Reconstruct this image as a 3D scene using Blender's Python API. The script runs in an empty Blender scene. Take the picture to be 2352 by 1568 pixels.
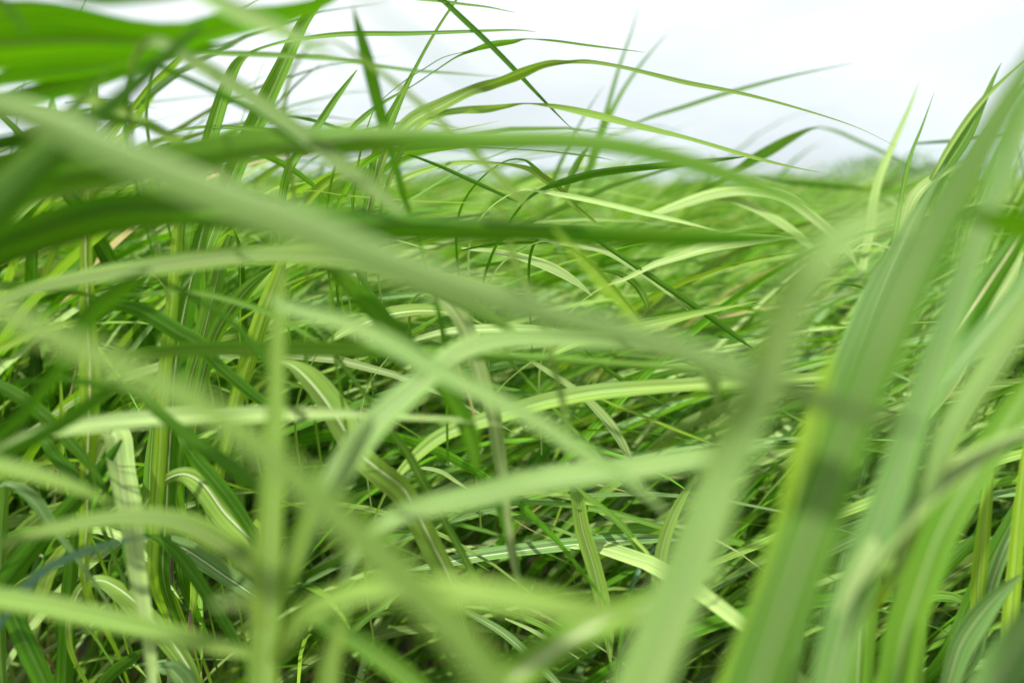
import bpy, math, random
import numpy as np
from mathutils import Vector

# ---------------------------------------------------------------- camera, sky, sun, exposure
scene = bpy.context.scene
COL = scene.collection
LENS, SENSOR, PITCH, CAM_Z = 35.0, 36.0, math.radians(-8.9), 1.15
cam_d = bpy.data.cameras.new('camera'); cam = bpy.data.objects.new('camera', cam_d); COL.objects.link(cam)
cam.location = (0, 0, CAM_Z); cam.rotation_euler = (math.pi/2 + PITCH, 0, 0)
cam_d.lens = LENS; cam_d.sensor_width = SENSOR; cam_d.clip_start = 0.02; cam_d.clip_end = 2000
cam_d.dof.use_dof = True; cam_d.dof.focus_distance = 0.98; cam_d.dof.aperture_fstop = 2.7
cam_d.dof.aperture_blades = 9
scene.camera = cam

SUN_EL, SUN_AZ = math.radians(60), math.radians(-130)      # azimuth from +Y towards +X
w = bpy.data.worlds.new('World'); scene.world = w; w.use_nodes = True
nt = w.node_tree; nt.nodes.clear()
out = nt.nodes.new('ShaderNodeOutputWorld'); bg = nt.nodes.new('ShaderNodeBackground')
sky = nt.nodes.new('ShaderNodeTexSky'); sky.sky_type = 'NISHITA'; sky.sun_disc = False
sky.sun_elevation = SUN_EL; sky.sun_rotation = SUN_AZ; sky.dust_density = 3.0; sky.air_density = 1.0
tc = nt.nodes.new('ShaderNodeTexCoord'); mp = nt.nodes.new('ShaderNodeMapping')
mp.inputs['Scale'].default_value = (1.0, 1.0, 3.2)
nz = nt.nodes.new('ShaderNodeTexNoise'); nz.inputs['Scale'].default_value = 2.6; nz.inputs['Detail'].default_value = 5
nz.inputs['Roughness'].default_value = 0.55
rp = nt.nodes.new('ShaderNodeValToRGB'); rp.color_ramp.elements[0].position = 0.30; rp.color_ramp.elements[1].position = 0.62
rp.color_ramp.elements[0].color = (0.66, 0.66, 0.66, 1)
mx = nt.nodes.new('ShaderNodeMix'); mx.data_type = 'RGBA'
gz = nt.nodes.new('ShaderNodeSeparateXYZ'); nt.links.new(tc.outputs['Generated'], gz.inputs[0])
gm = nt.nodes.new('ShaderNodeMapRange'); gm.inputs['From Min'].default_value = -0.02; gm.inputs['From Max'].default_value = 0.22
nt.links.new(gz.outputs['Z'], gm.inputs['Value'])
cc = nt.nodes.new('ShaderNodeMix'); cc.data_type = 'RGBA'      # cloud: thin and bluish low down, thick and white higher up
cc.inputs['A'].default_value = (6.1, 7.0, 7.5, 1); cc.inputs['B'].default_value = (8.9, 9.1, 9.2, 1)
nt.links.new(gm.outputs[0], cc.inputs['Factor']); nt.links.new(cc.outputs['Result'], mx.inputs['B'])
nt.links.new(tc.outputs['Generated'], mp.inputs['Vector']); nt.links.new(mp.outputs[0], nz.inputs['Vector'])
nt.links.new(nz.outputs['Fac'], rp.inputs['Fac']); nt.links.new(rp.outputs['Color'], mx.inputs['Factor'])
nt.links.new(sky.outputs['Color'], mx.inputs['A']); nt.links.new(mx.outputs['Result'], bg.inputs['Color'])
bg.inputs['Strength'].default_value = 0.080
nt.links.new(bg.outputs[0], out.inputs['Surface'])

sun_d = bpy.data.lights.new('sun', 'SUN'); sun = bpy.data.objects.new('sun', sun_d); COL.objects.link(sun)
sun_d.energy = 3.8; sun_d.angle = math.radians(1.5); sun_d.color = (1.0, 0.96, 0.88)
sdir = Vector((math.cos(SUN_EL)*math.sin(SUN_AZ), math.cos(SUN_EL)*math.cos(SUN_AZ), math.sin(SUN_EL)))
sun.rotation_euler = sdir.to_track_quat('Z', 'Y').to_euler()

scene.view_settings.view_transform = 'Standard'; scene.view_settings.look = 'None'
scene.view_settings.exposure = 0.80; scene.view_settings.gamma = 1.0
scene.render.engine = 'CYCLES'
scene.cycles.use_denoising = True
try: scene.cycles.denoiser = 'OPENIMAGEDENOISE'
except Exception: pass
scene.cycles.max_bounces = 8; scene.cycles.transmission_bounces = 5; scene.cycles.diffuse_bounces = 5; scene.cycles.glossy_bounces = 2
scene.cycles.sample_clamp_indirect = 6.0
random.seed(7); rng = np.random.default_rng(11)

# ---------------------------------------------------------------- materials
def leaf_material(name, refl, trans, rough=0.5, tfac=0.33, spec=0.16, midrib=(0.42, 0.50, 0.26), rib_w=0.030, vein=0.6, vary=0.38, rib_fac=0.7):
    """refl: colour of the leaf's surface, trans: colour of light that passes through it"""
    m = bpy.data.materials.new(name); m.use_nodes = True; t = m.node_tree; t.nodes.clear(); N = t.nodes.new; L = t.links.new
    o = N('ShaderNodeOutputMaterial'); mixs = N('ShaderNodeMixShader'); pb = N('ShaderNodeBsdfPrincipled'); tr = N('ShaderNodeBsdfTranslucent')
    uv = N('ShaderNodeUVMap'); uv.uv_map = 'UVMap'; sep = N('ShaderNodeSeparateXYZ'); L(uv.outputs[0], sep.inputs[0])
    at = N('ShaderNodeAttribute'); at.attribute_name = 'rnd'; at.attribute_type = 'GEOMETRY'
    # parallel veins: noise stretched along the leaf
    mpn = N('ShaderNodeMapping'); mpn.inputs['Scale'].default_value = (26, 2.2, 1); L(uv.outputs[0], mpn.inputs[0])
    cmb = N('ShaderNodeVectorMath'); cmb.operation = 'ADD'; L(mpn.outputs[0], cmb.inputs[0])
    sc = N('ShaderNodeMath'); sc.operation = 'MULTIPLY'; sc.inputs[1].default_value = 37.0; L(at.outputs['Fac'], sc.inputs[0])
    cx = N('ShaderNodeCombineXYZ'); L(sc.outputs[0], cx.inputs['Z']); L(sc.outputs[0], cx.inputs['X']); L(cx.outputs[0], cmb.inputs[1])
    n1 = N('ShaderNodeTexNoise'); n1.inputs['Scale'].default_value = 1.0; n1.inputs['Detail'].default_value = 3; L(cmb.outputs[0], n1.inputs['Vector'])
    mr = N('ShaderNodeMapRange'); mr.inputs['From Min'].default_value = 0.3; mr.inputs['From Max'].default_value = 0.7
    mr.inputs['To Min'].default_value = 1 - vein*0.55; mr.inputs['To Max'].default_value = 1 + vein*0.55; L(n1.outputs['Fac'], mr.inputs['Value'])
    mpb = N('ShaderNodeMapping'); mpb.inputs['Scale'].default_value = (5.5, .5, 1); L(uv.outputs[0], mpb.inputs[0])
    adb = N('ShaderNodeVectorMath'); adb.operation = 'ADD'; L(mpb.outputs[0], adb.inputs[0]); 
    nb = N('ShaderNodeTexNoise'); nb.inputs['Scale'].default_value = 1.0; nb.inputs['Detail'].default_value = 1.5
    mrb = N('ShaderNodeMapRange'); mrb.inputs['From Min'].default_value = 0.3; mrb.inputs['From Max'].default_value = 0.7
    mrb.inputs['To Min'].default_value = 0.70; mrb.inputs['To Max'].default_value = 1.28; L(nb.outputs['Fac'], mrb.inputs['Value'])
    # slow blotches along the leaf (real colour change: age, wear)
    mp2 = N('ShaderNodeMapping'); mp2.inputs['Scale'].default_value = (1.2, 7, 1); L(uv.outputs[0], mp2.inputs[0])
    ad2 = N('ShaderNodeVectorMath'); ad2.operation = 'ADD'; L(mp2.outputs[0], ad2.inputs[0]); L(cx.outputs[0], ad2.inputs[1])
    L(cx.outputs[0], adb.inputs[1]); L(adb.outputs[0], nb.inputs['Vector'])
    n2 = N('ShaderNodeTexNoise'); n2.inputs['Scale'].default_value = 1.0; n2.inputs['Detail'].default_value = 4; L(ad2.outputs[0], n2.inputs['Vector'])
    hs = N('ShaderNodeHueSaturation'); hs.inputs['Color'].default_value = (*refl, 1)
    hh = N('ShaderNodeMapRange'); hh.inputs['To Min'].default_value = 0.482; hh.inputs['To Max'].default_value = 0.518; L(n2.outputs['Fac'], hh.inputs['Value'])
    vv = N('ShaderNodeMapRange'); vv.inputs['To Min'].default_value = 1 - vary; vv.inputs['To Max'].default_value = 1 + vary; L(at.outputs['Fac'], vv.inputs['Value'])
    v2 = N('ShaderNodeMath'); v2.operation = 'MULTIPLY'; L(vv.outputs[0], v2.inputs[0]); L(mr.outputs[0], v2.inputs[1])
    v3 = N('ShaderNodeMath'); v3.operation = 'MULTIPLY'; L(v2.outputs[0], v3.inputs[0]); L(mrb.outputs[0], v3.inputs[1]); v2 = v3
    L(hh.outputs[0], hs.inputs['Hue']); L(v2.outputs[0], hs.inputs['Value'])
    h2 = N('ShaderNodeHueSaturation'); h2.inputs['Color'].default_value = (*trans, 1); L(hh.outputs[0], h2.inputs['Hue']); L(v2.outputs[0], h2.inputs['Value'])
    # midrib
    a = N('ShaderNodeMath'); a.operation = 'SUBTRACT'; a.inputs[1].default_value = 0.5; L(sep.outputs['X'], a.inputs[0])
    b = N('ShaderNodeMath'); b.operation = 'ABSOLUTE'; L(a.outputs[0], b.inputs[0])
    c = N('ShaderNodeMapRange'); c.inputs['From Min'].default_value = rib_w*0.5; c.inputs['From Max'].default_value = rib_w*1.3
    c.inputs['To Min'].default_value = rib_fac; c.inputs['To Max'].default_value = 0.0; L(b.outputs[0], c.inputs['Value'])
    mc = N('ShaderNodeMix'); mc.data_type = 'RGBA'; mc.inputs['B'].default_value = (*midrib, 1); L(c.outputs[0], mc.inputs['Factor']); L(hs.outputs[0], mc.inputs['A'])
    mt = N('ShaderNodeMix'); mt.data_type = 'RGBA'; mt.inputs['B'].default_value = (midrib[0]*0.8, midrib[1]*0.8, midrib[2]*0.5, 1); L(c.outputs[0], mt.inputs['Factor']); L(h2.outputs[0], mt.inputs['A'])
    bp = N('ShaderNodeBump'); bp.inputs['Strength'].default_value = 0.35; bp.inputs['Distance'].default_value = 0.0006; L(n1.outputs['Fac'], bp.inputs['Height'])
    # dry specks and flecks of wear
    mps = N('ShaderNodeMapping'); mps.inputs['Scale'].default_value = (5, 16, 1); L(uv.outputs[0], mps.inputs[0])
    ads = N('ShaderNodeVectorMath'); ads.operation = 'ADD'; L(mps.outputs[0], ads.inputs[0]); L(cx.outputs[0], ads.inputs[1])
    ns = N('ShaderNodeTexNoise'); ns.inputs['Scale'].default_value = 1.0; ns.inputs['Detail'].default_value = 6; ns.inputs['Roughness'].default_value = .65; L(ads.outputs[0], ns.inputs['Vector'])
    ms = N('ShaderNodeMapRange'); ms.inputs['From Min'].default_value = 0.69; ms.inputs['From Max'].default_value = 0.75; ms.inputs['To Max'].default_value = 0.8; L(ns.outputs['Fac'], ms.inputs['Value'])
    m1 = N('ShaderNodeMix'); m1.data_type = 'RGBA'; m1.inputs['B'].default_value = (.34, .27, .10, 1); L(ms.outputs[0], m1.inputs['Factor']); L(mc.outputs['Result'], m1.inputs['A'])
    m2 = N('ShaderNodeMix'); m2.data_type = 'RGBA'; m2.inputs['B'].default_value = (.26, .22, .05, 1); L(ms.outputs[0], m2.inputs['Factor']); L(mt.outputs['Result'], m2.inputs['A'])
    L(m1.outputs['Result'], pb.inputs['Base Color']); L(m2.outputs['Result'], tr.inputs['Color'])
    pb.inputs['Roughness'].default_value = rough; pb.inputs['Specular IOR Level'].default_value = spec
    L(bp.outputs[0], pb.inputs['Normal']); L(bp.outputs[0], tr.inputs['Normal'])
    mixs.inputs[0].default_value = tfac; L(pb.outputs[0], mixs.inputs[1]); L(tr.outputs[0], mixs.inputs[2]); L(mixs.outputs[0], o.inputs['Surface'])
    return m

MAT = {
 'g': leaf_material('leaf_green',      (0.112, 0.240, 0.024), (0.160, 0.430, 0.004)),
 'v': leaf_material('leaf_vivid',      (0.075, 0.205, 0.006), (0.140, 0.440, 0.001), midrib=(0.16,0.28,0.06)),
 'l': leaf_material('leaf_light',      (0.185, 0.310, 0.052), (0.220, 0.420, 0.010)),
 'p': leaf_material('leaf_pale',       (0.285, 0.415, 0.130), (0.270, 0.420, 0.040), tfac=0.30),
 'f': leaf_material('leaf_soft_green', (0.205, 0.330, 0.098), (0.190, 0.360, 0.020), vein=.8),
 'b': leaf_material('leaf_bluish',     (0.135, 0.250, 0.070), (0.120, 0.330, 0.010), tfac=0.32),
 'd': leaf_material('leaf_deep',       (0.050, 0.145, 0.006), (0.095, 0.330, 0.001), midrib=(0.16,0.28,0.07)),
 'y': leaf_material('leaf_yellow',     (0.210, 0.355, 0.026), (0.250, 0.520, 0.004), midrib=(0.5,0.58,0.22)),
 's': leaf_material('leaf_straw',      (0.400, 0.340, 0.140), (0.42, 0.36, 0.10), vein=0.3),
 't': leaf_material('leaf_teal',       (0.095, 0.205, 0.125), (0.07, 0.22, 0.04), tfac=0.2),
 'o': leaf_material('leaf_olive',      (0.085, 0.185, 0.026), (0.110, 0.310, 0.004), vein=.8),
 'm': leaf_material('leaf_broad_midrib', (0.120, 0.245, 0.022), (0.150, 0.370, 0.004), midrib=(0.32, 0.41, 0.15), rib_w=0.18, rib_fac=0.75),
}
def plain(name, col, rough=0.6, noise=6.0, amp=0.3):
    m = bpy.data.materials.new(name); m.use_nodes = True; t = m.node_tree; p = t.nodes['Principled BSDF']
    n = t.nodes.new('ShaderNodeTexNoise'); n.inputs['Scale'].default_value = noise; n.inputs['Detail'].default_value = 8
    r = t.nodes.new('ShaderNodeValToRGB')
    r.color_ramp.elements[0].position = 0.3; r.color_ramp.elements[1].position = 0.7
    r.color_ramp.elements[0].color = (*[c*(1-amp) for c in col], 1); r.color_ramp.elements[1].color = (*[min(1, c*(1+amp)) for c in col], 1)
    co = t.nodes.new('ShaderNodeTexCoord'); t.links.new(co.outputs['Object'], n.inputs['Vector'])
    t.links.new(n.outputs['Fac'], r.inputs['Fac']); t.links.new(r.outputs['Color'], p.inputs['Base Color'])
    b = t.nodes.new('ShaderNodeBump'); b.inputs['Strength'].default_value = 0.5; t.links.new(n.outputs['Fac'], b.inputs['Height']); t.links.new(b.outputs[0], p.inputs['Normal'])
    p.inputs['Roughness'].default_value = rough
    return m
M_RIB = plain('midrib_white', (0.50, 0.58, 0.34), 0.4, 30, 0.08)
M_RIBS = plain('midrib_straw', (0.48, 0.49, 0.24), 0.5, 30, 0.15)
M_SOIL = plain('soil', (0.085, 0.060, 0.042), 0.95, 14, 0.45)
M_STEMR = plain('stem_brown', (0.21, 0.15, 0.08), 0.6, 40, 0.3)
M_STEMD = plain('stem_dark', (0.07, 0.085, 0.035), 0.55, 40, 0.3)

# ---------------------------------------------------------------- geometry helpers
def link_mesh(name, verts, faces, uvs=None, rnd=None, mat=None, parent=None, smooth=True):
    me = bpy.data.meshes.new(name)
    verts = np.asarray(verts, dtype=np.float32); faces = np.asarray(faces, dtype=np.int32)
    nv, nf = len(verts), len(faces)
    me.vertices.add(nv); me.vertices.foreach_set('co', verts.ravel())
    me.loops.add(nf*4); me.loops.foreach_set('vertex_index', faces.ravel())
    me.polygons.add(nf); me.polygons.foreach_set('loop_start', np.arange(0, nf*4, 4, dtype=np.int32))
    me.polygons.foreach_set('loop_total', np.full(nf, 4, dtype=np.int32))
    if smooth: me.polygons.foreach_set('use_smooth', np.ones(nf, dtype=bool))
    me.update(calc_edges=True)
    if uvs is not None:
        l = me.uv_layers.new(name='UVMap'); l.data.foreach_set('uv', np.asarray(uvs, dtype=np.float32)[faces.ravel()].ravel())
    if rnd is not None:
        a = me.attributes.new('rnd', 'FLOAT', 'POINT'); a.data.foreach_set('value', np.broadcast_to(np.asarray(rnd, dtype=np.float32), (nv,)).copy())
    if mat is not None:
        for mm in (mat if isinstance(mat, (list, tuple)) else [mat]): me.materials.append(mm)
    o = bpy.data.objects.new(name, me); COL.objects.link(o)
    if parent is not None: o.parent = parent
    return o

CP, SP = math.cos(PITCH), math.sin(PITCH)
CAMP = np.array((0, 0, CAM_Z)); RIGHT = np.array((1., 0, 0)); FWD = np.array((0, CP, SP)); UP = np.array((0, -SP, CP))
K = SENSOR/LENS/2352.0
def at(x, y, d): return CAMP + d*(RIGHT*((x-1176)*K) + UP*((784-y)*K) + FWD)

def catmull(P, n):
    """P: M x k control rows -> n rows, through the points, evenly by arc length of the first 2-3 columns"""
    P = np.asarray(P, float); M = len(P)
    Q = np.vstack([2*P[0]-P[1], P, 2*P[-1]-P[-2]])
    outp = []
    per = 16
    for i in range(M-1):
        p0, p1, p2, p3 = Q[i], Q[i+1], Q[i+2], Q[i+3]
        t0 = 0; 
        dl = lambda a, b: max(np.linalg.norm(b[:3]-a[:3])**0.5, 1e-5)
        t1 = t0+dl(p0, p1); t2 = t1+dl(p1, p2); t3 = t2+dl(p2, p3)
        for j in range(per):
            t = t1+(t2-t1)*j/per
            A1 = (t1-t)/(t1-t0)*p0+(t-t0)/(t1-t0)*p1; A2 = (t2-t)/(t2-t1)*p1+(t-t1)/(t2-t1)*p2; A3 = (t3-t)/(t3-t2)*p2+(t-t2)/(t3-t2)*p3
            B1 = (t2-t)/(t2-t0)*A1+(t-t0)/(t2-t0)*A2; B2 = (t3-t)/(t3-t1)*A2+(t-t1)/(t3-t1)*A3
            outp.append((t2-t)/(t2-t1)*B1+(t-t1)/(t2-t1)*B2)
    outp.append(P[-1]); outp = np.array(outp)
    s = np.concatenate([[0], np.cumsum(np.linalg.norm(np.diff(outp[:, :3], axis=0), axis=1))])
    tt = np.linspace(0, s[-1], n)
    return np.stack([np.interp(tt, s, outp[:, k]) for k in range(outp.shape[1])], 1), tt

def unit(a): return a/np.maximum(np.linalg.norm(a, axis=-1, keepdims=True), 1e-9)

def leaf_arrays(ctrl, fold=0.16, n=None, rib=False):
    """ctrl rows: x y z realwidth tilt"""
    C = np.asarray(ctrl, float)
    if n is None: n = max(28, 10*len(C))
    R, s = catmull(C, n)
    P, W, T_ = R[:, :3], np.maximum(R[:, 3], 0.0002), np.radians(R[:, 4])
    T = unit(np.gradient(P, axis=0)); V = unit(P - CAMP)
    S0 = unit(np.cross(T, V)); Nc = unit(-(V - (V*T).sum(1, keepdims=True)*T))
    sgn = 1.0 if (S0 @ np.array((-0.05, 0, 1.0))).sum() >= 0 else -1.0
    S0 = S0*sgn
    ct, st = np.cos(T_)[:, None], np.sin(T_)[:, None]
    Nn = ct*Nc + st*S0; S = ct*S0 - st*Nc
    fs = fold*(1 if np.mean(T_) >= 0 else -1)
    ph = random.random()*6.28; f1 = 18+random.random()*16
    if rib:
        h = 0.042*W[:, None]; cols = [P - S*h*0.9 + Nn*fs*0.0, P + Nn*h*0.75, P + S*h*0.9]; us = [0.45, .5, .55]
        cols = [cols[0]-Nn*0.0001, cols[1], cols[2]-Nn*0.0001]
        cb = P - Nn*h*0.75
        cols = [cols[0], cols[1], cols[2], cb, cols[0]]; us = [0, .25, .5, .75, 1]
    else:
        us = [0, .2, .5, .8, 1]; cols = []
        for u in us:
            k = 2*u-1
            wob = 1 + 0.05*np.sin(s*f1*1.7+ph+(2 if k > 0 else 0))
            rip = 0.025*np.sin(s*f1*2.3+ph*2+(1.5 if k > 0 else 0))*abs(k)
            cols.append(P + S*(W[:, None]*0.5*k)*wob[:, None] + Nn*((abs(k)**0.8)*fs+rip)[:, None]*W[:, None])
    nc = len(cols); verts = np.stack(cols, 1).reshape(-1, 3)
    uvs = np.stack([np.tile(us, n), np.repeat(s*4, nc)], 1)
    i = np.arange(n-1)[:, None]*nc; j = np.arange(nc-1)[None]
    a = (i+j); faces = np.stack([a, a+1, a+1+nc, a+nc], -1).reshape(-1, 4)
    return verts, faces, uvs

def tube_arrays(ctrl, sides=8, n=None):
    """ctrl rows x y z radius"""
    C = np.asarray(ctrl, float)
    if n is None: n = max(12, 6*len(C))
    R, s = catmull(C, n); P = R[:, :3]; T = unit(np.gradient(P, axis=0))
    A = unit(np.cross(T, np.array((0.1, 1, 0.05)))); B = np.cross(T, A)
    ang = np.linspace(0, 2*math.pi, sides+1)
    V = P[:, None] + R[:, 3][:, None, None]*(np.cos(ang)[None, :, None]*A[:, None]+np.sin(ang)[None, :, None]*B[:, None])
    nc = sides+1; uvs = np.stack([np.tile(np.linspace(0, 1, nc), n), np.repeat(s*4, nc)], 1)
    i = np.arange(n-1)[:, None]*nc; j = np.arange(nc-1)[None]; a = i+j
    return V.reshape(-1, 3), np.stack([a, a+1, a+1+nc, a+nc], -1).reshape(-1, 4), uvs

def spread(v, n):
    if isinstance(v, (int, float)): return [float(v)]*n
    return list(np.interp(np.linspace(0, 1, n), np.linspace(0, 1, len(v)), v))

def to_ctrl(depth, tilt, pts, root=True):
    n = len(pts); D = spread(depth, n); Tl = spread(tilt, n); rows = []
    for (x, y, wpx), d, tl in zip(pts, D, Tl):
        p = at(x, y, d); c = max(math.cos(math.radians(tl)), 0.3)
        rows.append([*p, wpx*K*d/c, tl])
    if root:
        # carry the leaf on from its first point down to its own plant in the soil
        p0 = np.array(rows[0][:3]); p1 = np.array(rows[1][:3]); t = unit(p0-p1); W0, T0 = rows[0][3], rows[0][4]
        x0, y0 = pts[0][0], pts[0][1]
        if y0 < 15: return rows
        inside = 10 < x0 < 2342 and y0 < 1540
        if inside:
            q = p0 + t*0.05 + np.array((0, .07, -0.05)); q2 = q + np.array((0.0, .05, -.12))
            rows = [[*q2, 0.002, T0], [*q, 0.003, T0]] + rows
        else:
            sx = -1 if x0 < 300 else (1 if x0 > 2100 else 0)
            q1 = p0 + t*0.08; q2 = q1 + np.array((sx*.12, 0, 0)); q2[2] = q1[2] - .35*max(q1[2], 0); q3 = q2.copy(); q3[2] = -.01
            if q1[2] > .1: rows = [[*q3, 0.005, T0], [*q2, 0.006, T0], [*q1, W0*.8, T0]] + rows
    return rows

def put(o, label, cat, group=None):
    o['label'] = label; o['category'] = cat
    if group: o['group'] = group

GROUPS = {'F': 'blurred grass leaves crossing close to the lens', 'S': 'thin grass leaves arching against the sky',
          'M': 'grass leaves bent by the wind in mid distance', 'U': 'upright grass leaves at the left', 'R': 'tall grass leaves rising at the right',
          'B': 'grass leaves in the lower left thicket', 'C': 'grass leaves in the lower middle'}
def leaf(label, g, depth, tilt, mat, pts, fold=0.16, rib=None, root=True, name='grass_leaf', parent=None, ribpts=None):
    ctrl = to_ctrl(depth, tilt, pts, root)
    st = random.getstate(); v, f, uv = leaf_arrays(ctrl, fold)
    c = v.mean(0) if parent is None else np.array((0, 0, 0.))
    base = v[2].copy() if parent is None else np.zeros(3)
    o = link_mesh(name, v-base, f, uv, .36+.28*random.random(), MAT[mat], parent)
    o.location = base
    if parent is None: put(o, label, 'grass leaf', GROUPS[g])
    if rib:
        rv, rf, ruv = leaf_arrays(ctrl, fold, rib=True)
        r = link_mesh('midrib', rv-base, rf, ruv, 0.5, M_RIB if rib == 'w' else M_RIBS, o)
    return o
# ================================================================ leaves one can point to
# points are (x, y, width) where the leaf stands in the photograph; depth in metres gives each its own place
# ---- F: close to the lens
leaf('very long pale leaf running diagonally from upper left edge down to the right', 'F', [.33,.32,.31,.30,.285], [34,36,34,30], 'f', fold=-.7, pts=
  [(-60,195,60.5),(120,250,71.9),(280,320,75.7),(520,415,81.8),(700,480,81.8),(900,565,81.8),(1100,640,71.9),(1250,690,64.3),(1450,742,60.5),(1650,805,64.3),(1800,865,56.8),(1960,925,38.7),(2080,966,21.1),(2180,995,2.6)])
leaf('broad leaf dark at left, turning pale where it arches across below the sky', 'F', [.5,.5,.47,.45], [-52,-50,-40,30,50,52,55,55], 'g',
  [(-60,505,80),(150,452,82),(300,425,80),(450,398,76),(620,352,72),(784,318,70),(950,298,52),(1100,298,46),(1300,300,38),(1450,318,36),(1600,355,34),(1720,400,28),(1850,455,18),(1910,485,4)], fold=.55)
leaf('dark green leaf stretching right across the middle of the view to a pointed end', 'F', [.52,.5,.52], [-50,-45,5,35,38], 'v',
  [(-60,635,60),(100,580,68),(250,538,74),(400,520,72),(600,515,78),(800,512,74),(950,508,60),(1200,512,50),(1500,522,42),(1700,531,32),(1870,543,6)], fold=.7)
leaf('soft pale arching leaf just under the long dark horizontal leaf', 'F', .6, [50,48,50], 'l',
  [(-50,705,18),(130,655,32),(330,622,42),(500,600,46),(650,590,46),(800,604,48),(950,638,44),(1100,666,36),(1220,705,26),(1310,770,6)])
leaf('largest vivid green leaf overhead in the top left corner', 'F', [.55,.55,.6], [-45,-50,-45], 'v',
  [(-60,106,136),(60,98,140),(200,94,128),(330,98,84),(430,92,58),(540,60,60),(650,38,42),(740,10,24),(800,-20,4)], fold=.1)
leaf('darker leaf hanging just below the largest leaf in the top left', 'F', .58, -50, 'd',
  [(-50,200,20),(60,176,44),(150,166,54),(260,148,52),(350,122,40),(430,98,22),(500,70,6)])
leaf('blurred pale leaf end dipping in from the top edge beside the vivid leaf', 'F', .42, 20, 'f',
  [(400,-50,34),(470,-10,38),(530,22,42),(600,52,42),(670,82,32),(740,118,14),(790,150,3)])
leaf('faint grey blurred blade slanting down from the top edge over white sky', 'F', .27, 0, 'b',
  [(800,-45,13),(850,5,12),(920,65,10),(1000,128,8),(1084,192,5),(1130,235,1.5)])
leaf('straight mid green blade slanting down right from under the vivid top leaf', 'F', .5, 12, 'f',
  [(360,95,24),(450,145,34),(540,200,40),(620,255,40),(700,312,38),(790,385,40),(860,436,36),(925,490,22)])
leaf('narrow dark blade parallel below the straight mid green slanting blade', 'F', .62, -20, 'd',
  [(340,140,10),(380,160,12),(450,190,14),(530,230,15),(610,270,15),(680,304,14),(740,335,8)])
leaf('thick dark edged blade running from the upper left centre down to left edge', 'F', [.40,.43,.5], [-10,-14], 'd',
  [(-70,560,88),(-20,505,86),(50,435,80),(120,368,66),(190,302,50),(270,235,36),(350,162,30),(425,92,20),(470,50,6)], fold=.35)
leaf('upright pointed dark leaf standing against the sky left of centre', 'F', [.68,.62], [-25,-20,5], 'v',
  [(945,500,8),(930,460,14),(915,410,18),(898,350,18),(880,290,26),(864,230,29),(850,170,30),(838,120,27),(822,60,16),(810,14,1.5)])
leaf('pale slim blade slanting down right past the upright pointed dark leaf', 'F', .55, 10, 'l',
  [(760,95,6),(850,150,12),(927,208,15),(1000,270,16),(1065,328,18),(1117,380,19),(1190,452,16),(1245,505,4)])
# ---- S: against the sky
leaf('straight dark blade falling right from the top edge to a hair thin tip', 'S', .9, [8,8], 'd',
  [(985,-28,10),(1010,-5,12),(1060,42,13),(1120,98,12),(1184,163,11),(1230,212,8),(1267,250,5),(1304,287,2),(1340,318,1),(1364,340,.6)], fold=.3)
leaf('short thin blade tip along the very top edge of the sky', 'S', .9, 30, 'g',
  [(880,-25,4),(930,-6,6),(1010,3,7),(1060,10,6),(1120,17,4),(1185,30,.7)])
leaf('slender upright blade leaning right, rising to the top edge near centre', 'S', .96, 10, 'g',
  [(838,520,24),(855,430,30),(872,350,32),(890,290,28),(915,235,18),(950,165,9),(985,100,7),(1015,50,6),(1050,-2,5),(1080,-50,3)])
leaf('leaf that rises, folds at the top and runs level across the sky', 'S', .9, [5,5,0,30,20,20], 'g',
  [(425,560,28),(445,450,32),(480,330,34),(500,262,32),(517,208,29),(545,145,21),(575,122,8),(620,105,6),(680,92,8),(784,80,11),(930,78,10),(1080,73,7),(1190,70,3),(1232,74,.7)])
leaf('broad striped leaf leaning right beneath the top edge left of centre', 'S', .98, 5, 'g',
  [(470,600,34),(500,500,40),(530,410,44),(585,290,44),(622,210,39),(650,150,34),(675,95,30),(700,48,26),(742,-5,14),(770,-40,8)], fold=.2)
leaf('highest long arch with a twist in it, pale then vivid then pale', 'S', [.84,.9,.94], [40,42,40,-45,-50,-48,30,45,40,35,30,20], 'l',
  [(900,330,22),(950,278,30),(1017,243,28),(1084,208,24),(1140,188,22),(1190,168,26),(1250,146,16),(1300,143,8),(1350,143,10),(1417,153,8),(1568,190,11),(1691,213,8),(1835,250,5),(1968,293,1.6),(2060,337,.6)])
leaf('lower of the two long arches reaching far right across the sky', 'S', [.84,.9,.92], [35,35,-30,-10,45,45,40,30], 'l',
  [(940,320,14),(1001,270,16),(1050,256,15),(1117,250,17),(1165,243,10),(1210,238,3),(1284,247,12),(1400,275,16),(1480,295,14),(1568,316,9),(1711,357,9),(1800,380,5),(1890,398,.7)])
leaf('thin arch with a short broad bright part above the two long arches', 'S', .92, [20,20,10,-40,-40,20,20], 'g',
  [(800,305,8),(830,275,13),(870,243,9),(917,215,5),(944,200,3),(1000,163,3),(1050,130,4),(1085,115,8),(1130,100,15),(1180,94,10),(1206,90,3),(1270,94,5),(1350,105,5),(1450,117,2),(1482,121,.6)])
leaf('hair thin stalk curving up beneath the short bright arch', 'S', .92, 0, 'g',
  [(860,250,2),(877,230,2),(934,183,2.4),(975,158,2.4),(1017,133,2),(1085,115,1)])
leaf('level pale blade reaching from the vivid corner leaf to mid sky', 'S', .76, 25, 'g',
  [(400,112,6),(447,120,9),(570,125,13),(680,130,12),(784,138,10),(870,152,8),(950,163,7),(1050,170,4),(1150,177,.7)])
leaf('tall faint blade leaning slightly right, higher one of a far pair', 'S', 1.75, 0, 'g',
  [(1325,480,14),(1350,400,16),(1372,325,14),(1395,250,11),(1424,150,7),(1450,75,4),(1467,15,1)], root=False)
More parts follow.
